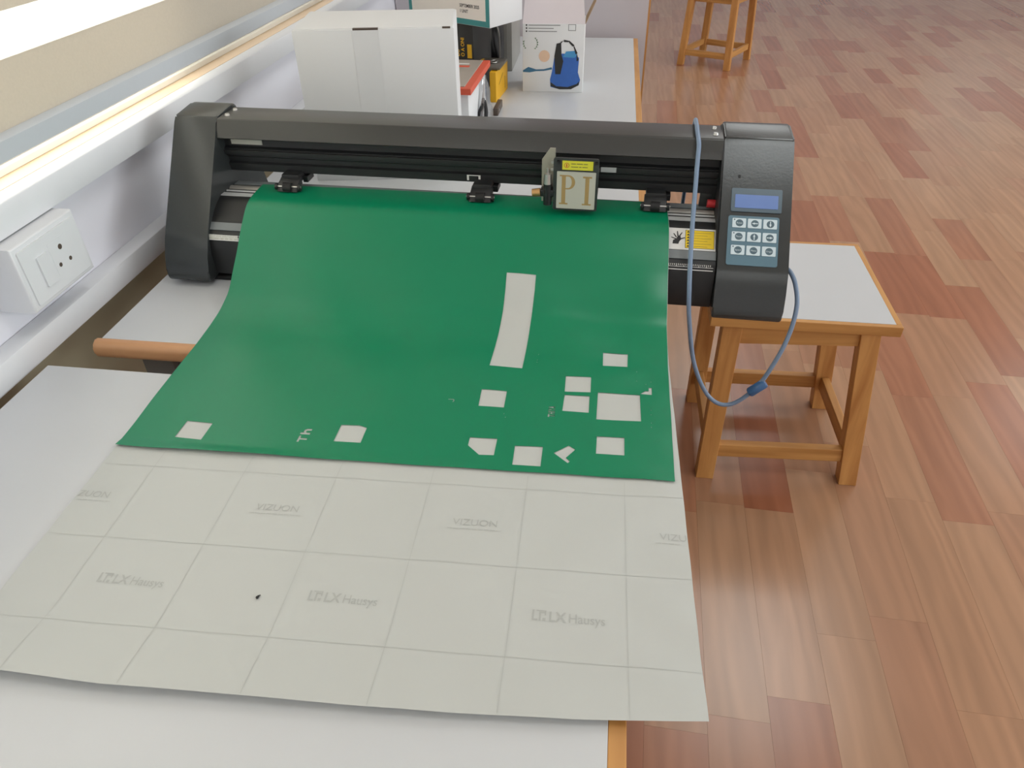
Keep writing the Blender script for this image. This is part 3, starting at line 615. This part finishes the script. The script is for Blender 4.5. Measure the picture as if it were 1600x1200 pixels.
# green film with the shapes cut out of it
ol = [(0.0, 0.1955), (0.045, 0.1937), (0.152, 0.194), (0.277, 0.195), (0.457, 0.1965), (0.577, 0.198), (0.613, 0.1974), (0.6165, 0.33), (0.6195, 0.44), (0.6195, 0.6665), (0.0, 0.6875)]
holes = [[(0.4, 0.5334), (0.4409, 0.5312), (0.4408, 0.5135), (0.4394, 0.4862), (0.4381, 0.4425), (0.4364, 0.3796), (0.3948, 0.3805), (0.3973, 0.4485), (0.3989, 0.4842), (0.4001, 0.5105)],
    [(0.537, 0.4247), (0.5687, 0.4249), (0.5679, 0.398), (0.5369, 0.3961)], [(0.4916, 0.37), (0.5229, 0.3698), (0.5228, 0.3401), (0.4917, 0.3392)],
    [(0.492, 0.3329), (0.5218, 0.3328), (0.5216, 0.3028), (0.4907, 0.3027)], [(0.5316, 0.3409), (0.5815, 0.3407), (0.5815, 0.2926), (0.5304, 0.292)],
    [(0.392, 0.3311), (0.4228, 0.3302), (0.4226, 0.3003), (0.3922, 0.301)], [(0.3904, 0.2474), (0.4213, 0.2475), (0.4208, 0.221), (0.4045, 0.22), (0.3903, 0.2339)],
    [(0.4421, 0.2379), (0.4729, 0.2389), (0.4726, 0.2081), (0.4422, 0.2081)], [(0.5009, 0.2442), (0.5085, 0.2384), (0.4988, 0.2241), (0.5034, 0.219), (0.5012, 0.2159), (0.4853, 0.2304)],
    [(0.5316, 0.2623), (0.5621, 0.2629), (0.5617, 0.2338), (0.5309, 0.2341)], [(0.5822, 0.3436), (0.5885, 0.3505), (0.5925, 0.3505), (0.5925, 0.358), (0.5965, 0.358), (0.5958, 0.3433)],
    [(0.06, 0.2442), (0.0911, 0.2432), (0.0904, 0.2142), (0.0589, 0.2157)], [(0.2403, 0.2544), (0.2709, 0.256), (0.2707, 0.2262), (0.2398, 0.2261)]]
def glyph(pts, ou, ow, k): return [(ou - y * k, ow + x * k) for x, y in pts]      # reads away from the viewer
GT = [(0.38, 0), (0.62, 0), (0.62, 0.78), (1.0, 0.78), (1.0, 1.0), (0.0, 1.0), (0.0, 0.78), (0.38, 0.78)]
Gh = [(0, 0), (0.26, 0), (0.26, 0.40), (0.36, 0.50), (0.5, 0.50), (0.58, 0.40), (0.58, 0), (0.84, 0), (0.84, 0.48), (0.68, 0.72), (0.40, 0.74), (0.26, 0.64), (0.26, 1.0), (0, 1.0)]
GJ = [(0.0, 0.12), (0.2, 0.0), (0.55, 0.0), (0.72, 0.18), (0.72, 1.0), (0.55, 1.0), (0.55, 0.24), (0.46, 0.15), (0.24, 0.15), (0.06, 0.28)]
GH = [(0, 0), (0.2, 0), (0.2, 0.42), (0.6, 0.42), (0.6, 0), (0.8, 0), (0.8, 1), (0.6, 1), (0.6, 0.58), (0.2, 0.58), (0.2, 1), (0, 1)]
GI = [(0, 0), (0.22, 0), (0.22, 1), (0, 1)]
GY = [(0.32, 0), (0.52, 0), (0.52, 0.45), (0.84, 1), (0.62, 1), (0.42, 0.62), (0.22, 1), (0, 1), (0.32, 0.45)]
GA = [(0, 0), (0.2, 0), (0.3, 0.3), (0.55, 0.3), (0.65, 0), (0.85, 0), (0.53, 1), (0.32, 1)]
holes += [glyph(GT, 0.2090, 0.2215, 0.0105), glyph(Gh, 0.2095, 0.2345, 0.0115), glyph(GJ, 0.3620, 0.3065, 0.0075)]
ow = 0.2900
for g, adv in ((GT, 1.15), (GH, 0.98), (GI, 0.42), (GY, 0.9), (GA, 0.9)): holes.append([(0.4825 - y * 0.0080, ow + x * 0.0046) for x, y in g]); ow += adv * 0.0046
for (u, w) in ((0.4536, 0.3944), (0.4536, 0.3990), (0.4543, 0.411), (0.4237, 0.2890), (0.426, 0.2833), (0.5785, 0.3693), (0.579, 0.3884), (0.5957, 0.3693), (0.5933, 0.312), (0.593, 0.3040), (0.5925, 0.2829), (0.5928, 0.2900), (0.5895, 0.3640)):
    holes.append([(u - 0.0004, w), (u + 0.0006, w - 0.0005), (u + 0.0003, w + 0.0018)])
cu = bpy.data.curves.new('film', 'CURVE'); cu.dimensions = '2D'; cu.fill_mode = 'BOTH'
for poly in [ol] + holes:
    s = cu.splines.new('POLY'); s.points.add(len(poly) - 1); s.use_cyclic_u = True
    for p, (x, y) in zip(s.points, poly): p.co = (x, y, 0, 1)
to = bpy.data.objects.new('film', cu); COL.objects.link(to)
me = bpy.data.meshes.new_from_object(to.evaluated_get(bpy.context.evaluated_depsgraph_get())); bpy.data.objects.remove(to)
b = bmesh.new(); b.from_mesh(me); bpy.data.meshes.remove(me)
bmesh.ops.remove_doubles(b, verts=b.verts, dist=1e-6)
bmesh.ops.dissolve_limit(b, angle_limit=0.01, verts=b.verts, edges=b.edges)
for w in list(np.arange(0.2, 0.70, 0.007)): bmesh.ops.bisect_plane(b, geom=b.verts[:] + b.edges[:] + b.faces[:], plane_co=(0, float(w), 0), plane_no=(0, 1, 0))
for u in list(np.arange(0.02, 0.62, 0.02)): bmesh.ops.bisect_plane(b, geom=b.verts[:] + b.edges[:] + b.faces[:], plane_co=(float(u), 0, 0), plane_no=(1, 0, 0))
for v in b.verts: v.co = sheet(v.co.x, v.co.y, 0.0007, True)
bmesh.ops.recalc_face_normals(b, faces=b.faces)
me = bpy.data.meshes.new('green_film'); b.to_mesh(me); b.free(); film = link('green_film', me, 'green', vs_thing, smooth=60, label='glossy green film with square cut-outs')
for q in me.polygons:
    if q.normal.z < 0: q.flip()
# faint print on the backing paper
smapf = lambda u, w, h: sheet(u, w, 0.0002 + h)
def strip(p, q, t, n=62):
    out = []; (u0, w0), (u1, w1) = p, q; L = math.hypot(u1 - u0, w1 - w0); nx, ny = -(w1 - w0) / L * t, (u1 - u0) / L * t
    for k in range(n):
        a, c = k / n, (k + 1) / n
        out.append([(u0 + (u1 - u0) * a - nx, w0 + (w1 - w0) * a - ny), (u0 + (u1 - u0) * c - nx, w0 + (w1 - w0) * c - ny), (u0 + (u1 - u0) * c + nx, w0 + (w1 - w0) * c + ny), (u0 + (u1 - u0) * a + nx, w0 + (w1 - w0) * a + ny)])
    return out
for k in range(6): u = 0.0595 + 0.1003 * k; flat('grid_line', strip((u, wfront(u) + 0.001), (u, 0.1935), 0.00035), smapf, 'print', backing)
for (a, c) in ((0.168, 0.1755), (0.070, 0.0752), (-0.0232, -0.0172)): flat('grid_line', strip((0.001, a), (0.619, c), 0.00035), smapf, 'print', backing)
def warp(ou, ow, sx=1.0): return lambda x, y, h: smapf(ou + x * sx, ow + y, h)
for ou in (-0.010, 0.1915, 0.3925, 0.5935):
    me = text_mesh('VIZUON', 0.0118, 'LEFT', 1.0, 0.0)
    for v in me.vertices: v.co = smapf(max(0.0005, min(0.6195, ou + v.co.x)), 0.1195 + v.co.y, 0.00005)
    me.materials.clear(); link('maker_print', me, 'print2', backing)
    flat('maker_print', [rect(max(0.0005, ou - 0.004 + 0.006 * k), max(0.001, ou - 0.004 + 0.006 * k + 0.005), 0.1145, 0.1155) for k in range(9) if 0.001 < ou - 0.004 + 0.006 * k < 0.613], smapf, 'print', backing, 0.00005)
for ou in (0.0815, 0.280, 0.4795):
    text('logo_print', 'LX', 0.0138, warp(ou + 0.0142, 0.0195, 0.9), 'print2', backing, h=0.00005, bold=0.0003)
    text('logo_print', 'Hausys', 0.0130, warp(ou + 0.0312, 0.0195, 0.86), 'print2', backing, h=0.00005)
    flat('logo_mark', [rect(ou, ou + 0.0016, 0.0195, 0.0300), rect(ou + 0.0016, ou + 0.0050, 0.0195, 0.0212), rect(ou + 0.0060, ou + 0.0076, 0.0195, 0.0285), rect(ou + 0.0076, ou + 0.0108, 0.0268, 0.0285), rect(ou + 0.0092, ou + 0.0118, 0.0195, 0.0225), [(ou + 0.0036, 0.0300), (ou + 0.0120, 0.0300), (ou + 0.0120, 0.0250), (ou + 0.0108, 0.0250), (ou + 0.0108, 0.0290), (ou + 0.0036, 0.0290)]], smapf, 'print2', backing, 0.00005)
fk = bmesh.new(); p0 = sheet(0.2354, 0.0170, 0.0002)
for k, (du, dw, r) in enumerate(((0, 0, 0.0015), (0.0004, 0.0016, 0.0011), (0.0012, 0.0030, 0.0006))):
    bmesh.ops.create_icosphere(fk, subdivisions=1, radius=r, matrix=Matrix.Translation(p0 + Vector((du, dw, r * 0.7))))
tag(obj('fleck', fk, 'fleck', smooth=60), 'tiny black fleck lying on the white backing paper', 'fleck')

# ------------------------------------------------------------------ USB cable
def ray_at(px, py, X=None, Y=None):
    r = CM @ Vector((px - 800, 600 - py, -1130.0)); t = ((Y - CAM.y) / r.y) if Y is not None else ((X - CAM.x) / r.x); return CAM + r * t
cab = thing('data_cable', 'blue-grey cable looped over the cutting machine and hanging below its right end', 'cable', (0, 0, 0))
pts = [(0.124, 1.118, 0.80), (0.124, 1.110, 0.90), (0.123, 1.096, 0.950), (0.122, 1.070, 0.9580), (0.1215, 1.034, 0.9560)]
for (a, c, Y) in ((1092, 226, 1.008), (1090, 250, 0.990), (1086, 300, 0.955), (1082, 350, 0.922), (1079, 400, 0.890), (1077, 450, 0.868), (1077, 500, 0.862), (1085, 570, 0.860), (1108, 620, 0.858), (1140, 632, 0.858), (1181, 606, 0.860), (1213, 562, 0.866), (1234, 520, 0.876), (1245, 478, 0.890), (1243, 446, 0.905), (1236, 427, 0.922)): pts.append(tuple(ray_at(a, c, Y=Y)))
pts += [tuple(ray_at(1228, 418.5, Y=0.945)), (0.2500, 0.972, 0.797)]
cpath = catmull(pts, 8)
obj('cord', tube(cpath, 0.0031, 10), 'cable', cab, smooth=60)
q0, q1 = ray_at(1170, 614, Y=0.859), ray_at(1196, 598, Y=0.861)
dd = (q1 - q0).normalized()
obj('ferrite_bead', tube([q0, q0 + dd * 0.002, q1 - dd * 0.002, q1], lambda t: 0.0058 if t < 0.1 or t > 0.9 else 0.0072, 14), 'bead', cab, smooth=50)

# ------------------------------------------------------------------ things on the far half of the long table
def carton(name, label, cat, loc, rz, sx, sy, sz, m, bev=0.0012):
    t = thing(name, label, cat, loc, rz); obj('body', box(0, sx, 0, sy, 0, sz, bev), m, t, smooth=40); return t
wb = carton('white_carton', 'large plain white cardboard carton behind the cutting machine', 'box', (-0.560, 1.309, TZ), R(9.4), 0.282, 0.165, 0.270, 'card')
wm = lambda x, z, h: (x, -0.0002 - h, z)
obj('lid_flap', prism_m([(0.002, 0.0015), (0.280, 0.0015), (0.278, 0.163), (0.004, 0.163)], lambda x, y, h: (x, y, 0.270 + h), 0.0012), 'card', wb)
obj('tuck_slot', box(0.106, 0.150, -0.0004, 0.006, 0.2685, 0.2716), 'umber', wb)
obj('tuck_slot', box(0.262, 0.276, -0.0004, 0.004, 0.2690, 0.2716), 'umber', wb)
obj('glued_seam', prism_m(rect(0.104, 0.150, 0.120, 0.2685), wm, 0.0004), 'card', wb)
pb = carton('pump_carton', 'white carton printed with a blue submersible pump', 'box', (-0.232, 1.955, TZ), R(1.5), 0.155, 0.105, 0.162, 'card')
pm = lambda x, z, h: (x, -0.0003 - h, z)
fl = obj('open_flap', prism_m([(0.0, 0.0), (0.155, 0.0), (0.146, 0.085), (0.006, 0.085)], lambda x, s, h: (x, 0.001 + s * 0.42 + h, 0.162 + s * 0.907), 0.0012), 'pinkcard', pb)
obj('side_flap', prism_m([(0.004, 0.0), (0.10, 0.0), (0.09, 0.055), (0.012, 0.055)], lambda y, s, h: (0.155 + s * 0.42 + h, y, 0.162 + s * 0.9), 0.0012), 'brown', pb)
k = 0.155 / 94.0
g = lambda px, py: ((px - 817) * k, (143 - py) * k * 1.0)
G = lambda L: [g(*p) for p in L]
obj('printed_pump', prism_m(G([(861, 135), (875, 138.5), (893, 138), (905, 132), (907, 124), (903, 113), (904, 92), (897, 87), (878, 86), (866, 92), (863, 112), (860, 124)]), pm, 0.0002), 'blue', pb)
obj('printed_pump_base', prism_m(G([(861, 128), (870, 134), (888, 135), (902, 130), (905.5, 126), (905, 132), (893, 138.2), (875, 138.6), (861, 134)]), lambda x, z, h: pm(x, z, 0.0002 + h), 0.0002), 'carton', pb)
obj('printed_pump_top', prism_m(G([(879, 91), (884, 83), (897, 82), (901, 88), (897, 92)]), lambda x, z, h: pm(x, z, 0.0002 + h), 0.0002), 'sky', pb)
obj('printed_pump_grip', prism_m(G([(869, 72), (876, 70.5), (877, 88), (880, 97), (876, 116), (868, 116), (866, 90)]), lambda x, z, h: pm(x, z, 0.0004 + h), 0.0002), 'carton', pb)
han = [(875, 71), (880, 68), (888, 69), (895, 75), (900, 86), (902, 96)]
b = bmesh.new()
for (a, c) in zip(han, han[1:]): prism_m(G([(a[0], a[1] - 1.6), (c[0] + 1.4, c[1] - 0.8), (c[0] - 1.6, c[1] + 0.8), (a[0], a[1] + 1.6)]), lambda x, z, h: pm(x, z, 0.0004 + h), 0.0002, b)
obj('printed_pump_handle', b, 'carton', pb)
obj('printed_water', prism_m(G([(817.6, 111), (826, 106), (838, 109.5), (850, 109), (862, 106), (863, 109), (850, 111.5), (838, 112), (828, 114), (817.6, 113.5)]), pm, 0.0002), 'dkblue', pb)
obj('printed_seal', prism_m(G(circle(850.5, 90, 8.5, 20)), pm, 0.0002), 'sealred', pb)
flat('printed_wreath', [G([(828 + 7 * math.cos(R(a)) + 4 * s, 72 - 8 * math.sin(R(a))), (828 + 9.5 * math.cos(R(a + 14)) + 4 * s, 72 - 10 * math.sin(R(a + 14))), (828 + 7.5 * math.cos(R(a + 24)) + 4 * s, 72 - 8.6 * math.sin(R(a + 24)))]) for s, rr in ((1, range(-70, 60, 22)), (-0.4, range(150, 235, 22))) for a in rr], pm, 'leaf', pb, 0.0002)
flat('printed_bullets', [G(rect(822, 824, y, y + 2.2)) for y in (45.5, 49.8, 54)], pm, 'ink', pb, 0.0002)
flat('printed_lines', [G(rect(826, 826 + w_, y + 0.6, y + 1.7)) for y, w_ in ((45.5, 48), (49.8, 38), (54, 43))], pm, 'greyink', pb, 0.0002)
flat('printed_frame', [G(q) for q in frame4(886, 897.5, 45, 54, 0.8)], pm, 'greyink', pb, 0.0002)
# teal-bordered carton on the black carton
ty = R(-30)
tb = thing('teal_carton', 'carton with a teal-bordered cream label lying on the stacked cartons', 'box', (-0.297, 1.85, 0.9205), ty)
obj('body', box(-0.262, 0, 0, 0.128, 0, 0.17, 0.0012), 'card', tb, smooth=40)
tm = lambda x, z, h: (x, -0.0002 - h, z)
obj('teal_border', prism_m(rect(-0.261, -0.001, 0.001, 0.169), tm, 0.0003), 'teal', tb)
obj('cream_label', prism_m(rect(-0.250, -0.012, 0.0135, 0.160), lambda x, z, h: tm(x, z, 0.0003 + h), 0.0003), 'cream', tb)
tt = lambda x, z, h: tm(x, z, 0.0008 + h)
text('label_text', 'SEPTEMBER 2025', 0.0098, lambda x, z, h: tt(-0.092 + x, 0.0385 + z, h), 'ink', tb, sx=0.86, bold=0.0002)
text('label_text', '1 UNIT', 0.0098, lambda x, z, h: tt(-0.092 + x, 0.0265 + z, h), 'ink', tb, sx=0.86, bold=0.0002)
text('label_text', '8,295/-', 0.0095, lambda x, z, h: tt(-0.098 + x, 0.058 + z, h), 'greyink', tb, sx=0.9)
flat('label_lines', [rect(-0.128, -0.108, 0.059, 0.0612), rect(-0.126, -0.100, 0.0530, 0.0536), rect(-0.172, -0.158, 0.046, 0.047)], tt, 'greyink', tb)
obj('label_seal', prism_m(circle(-0.166, 0.068, 0.013), tt, 0.0004), 'seal', tb)
bc = carton('black_carton', 'black carton with amber lettering under the teal-bordered carton', 'box', (-0.528, 1.935, TZ), R(-12), 0.185, 0.120, 0.169, 'carton')
bmap = lambda x, z, h: (x, -0.0003 - h, z)
for (x, L, txt) in ((0.134, 0.07, 'GYPER'), (0.147, 0.07, 'DU'), (0.160, 0.08, 'O A ONI')):
    text('carton_text', txt, 0.0125, lambda a, c, h, x=x: bmap(x - c, 0.095 + a, h), 'goldtext', bc, sx=0.9, bold=0.0004)
flat('carton_tag', [rect(0.168, 0.180, 0.092, 0.124)], bmap, 'goldtext', bc)
cc = carton('metal_case', 'grey metal case standing behind the black carton', 'case', (-0.420, 2.150, TZ), R(1), 0.135, 0.22, 0.165, 'case', 0.002)
for x in (0.012, 0.123): obj('case_foot', box(x - 0.01, x + 0.01, 0.002, 0.02, -0.0001, 0.003), 'rubber', cc)
obj('case_front', prism_m(rrect(0.006, 0.122, 0.008, 0.157, 0.004), lambda x, z, h: (x, -h, z), 0.002), 'case', cc)
swc = carton('small_white_carton', 'small white carton under the orange-edged book beside the large white carton', 'box', (-0.462, 1.590, TZ), 0, 0.155, 0.225, 0.094, 'card')
ob = thing('orange_book', 'flat orange-edged book with a taupe cover on the small white carton', 'book', (-0.470, 1.578, TZ + 0.0942), R(-1))
obj('pages', box(0.0, 0.172, 0.0, 0.245, 0.0, 0.013, 0.001), 'orange', ob)
obj('cover', box(0.004, 0.156, 0.014, 0.238, 0.013, 0.0145, 0.0004), 'taupe', ob)
obj('cover_stripe', box(0.02, 0.135, 0.170, 0.184, 0.0145, 0.0149), 'orange', ob)
obj('cover_title', box(0.02, 0.130, 0.196, 0.203, 0.0145, 0.0149), 'white', ob)
yc = thing('amber_carton', 'thin amber-yellow carton standing on edge beside the clear bag', 'box', (-0.302, 1.853, TZ), R(-5))
obj('body', box(0.0, 0.016, 0.0, 0.13, 0.0, 0.072, 0.001), 'amber', yc)
flat('carton_line', [[(0.03, 0.034), (0.075, 0.052), (0.075, 0.054), (0.03, 0.036)]], lambda y, z, h: (0.0163 + h, y, z), 'ink', yc)
flat('carton_line', [rect(0.095, 0.098, 0.01, 0.04)], lambda y, z, h: (0.0163 + h, y, z), 'ink', yc)
sp = thing('hanging_pack', 'smoky grey blister pack with a metal ring lying on the amber carton', 'package', (-0.372, 1.872, TZ + 0.0735), R(-4))
obj('card', box(0.0, 0.094, 0.0, 0.095, 0.0, 0.006, 0.0015), 'smoke', sp, smooth=40)
obj('amber_stripe', prism_m([(0.006, 0.01), (0.016, 0.01), (0.026, 0.09), (0.016, 0.09)], lambda x, y, h: (x, y, 0.006 + h), 0.0004), 'goldtext', sp)
obj('amber_stripe', prism_m([(0.024, 0.02), (0.031, 0.02), (0.038, 0.08), (0.031, 0.08)], lambda x, y, h: (x, y, 0.006 + h), 0.0004), 'goldtext', sp)
rg = [Vector((0.070 + 0.008 * math.cos(R(a)), 0.048 + 0.012 * math.sin(R(a)), 0.0085)) for a in range(0, 331, 15)]
obj('metal_ring', tube(rg, 0.0018, 8), 'steel', sp, smooth=60)
# clear bag holding dark scissors-like tool
cbg = thing('clear_bag', 'clear plastic bag holding a black tool between the white carton and the amber carton', 'bag', (-0.297, 1.735, TZ))
b = bmesh.new(); nb = 16
rows = []
for j in range(nb + 1):
    t = j / nb; row = []
    for i in range(17):
        a = 2 * math.pi * i / 16; wx = 0.018 - 0.004 * t + 0.002 * math.sin(5 * a + 6 * t); wy = 0.052 * (1 - 0.55 * t) ; sag = 0.004 * math.sin(9 * t + 3 * a)
        row.append(b.verts.new((math.cos(a) * (wx * (1 - 0.75 * t ** 2)) + sag * 0.4 - 0.003 * t, math.sin(a) * wy + 0.02 * t, 0.001 + 0.084 * t)))
    rows.append(row)
for r0, r1 in zip(rows, rows[1:]):
    for i in range(16): b.faces.new((r0[i], r0[i + 1], r1[i + 1], r1[i]))
bmesh.ops.remove_doubles(b, verts=b.verts, dist=1e-6)
obj('film', b, 'bagclear', cbg, smooth=70)
tl = thing('black_tool', 'black-handled tool seen through the clear plastic bag', 'tool', (-0.297, 1.735, TZ))
obj('handle', tube(catmull([(-0.006, -0.036, 0.006), (-0.004, -0.034, 0.022), (0.0, -0.026, 0.036), (0.001, -0.015, 0.047)], 6), lambda t: 0.0065 * (1 - 0.45 * t), 10), 'rubber', tl, smooth=60)
obj('handle', tube(catmull([(0.007, -0.036, 0.006), (0.009, -0.032, 0.022), (0.006, -0.024, 0.038), (0.001, -0.015, 0.047)], 6), lambda t: 0.0055 * (1 - 0.45 * t), 10), 'rubber', tl, smooth=60)
obj('jaw', tube([Vector((0.001, -0.015, 0.046)), Vector((0.0, 0.0, 0.060)), Vector((-0.001, 0.012, 0.072))], lambda t: 0.0042 * (1 - 0.6 * t), 8), 'steel', tl, smooth=60)
db = thing('brown_clip', 'small dark brown block beside the clear plastic bag', 'block', (-0.272, 1.745, TZ))
obj('body', box(-0.006, 0.006, 0.0, 0.075, 0.0, 0.018, 0.002), 'umber', db, smooth=40)
obj('pin', cyl((-0.0065, 0.02, 0.009), (0.0065, 0.02, 0.009), 0.003, seg=10), 'steel', db)
# black pouch between the cartons and the case
bp_ = thing('black_pouch', 'crumpled black pouch slumped between the black carton and the metal case', 'pouch', (-0.316, 2.088, TZ))
b = bmesh.new(); bmesh.ops.create_icosphere(b, subdivisions=4, radius=1.0)
for v in b.verts:
    c = v.co; k_ = 1 + 0.08 * math.sin(5 * c.x + 7 * c.z) + 0.06 * math.sin(9 * c.y - 4 * c.z)
    v.co = Vector((c.x * 0.016 * k_, c.y * 0.048 * k_, max(0.0, 0.076 + c.z * 0.076 * k_)))
obj('body', b, 'rubber', bp_, smooth=60)
obj('strap', tube(catmull([(-0.006, -0.02, 0.150), (0.010, -0.045, 0.125), (0.014, -0.055, 0.07), (0.008, -0.052, 0.02)], 8), 0.0022, 8), 'case', bp_, smooth=60)
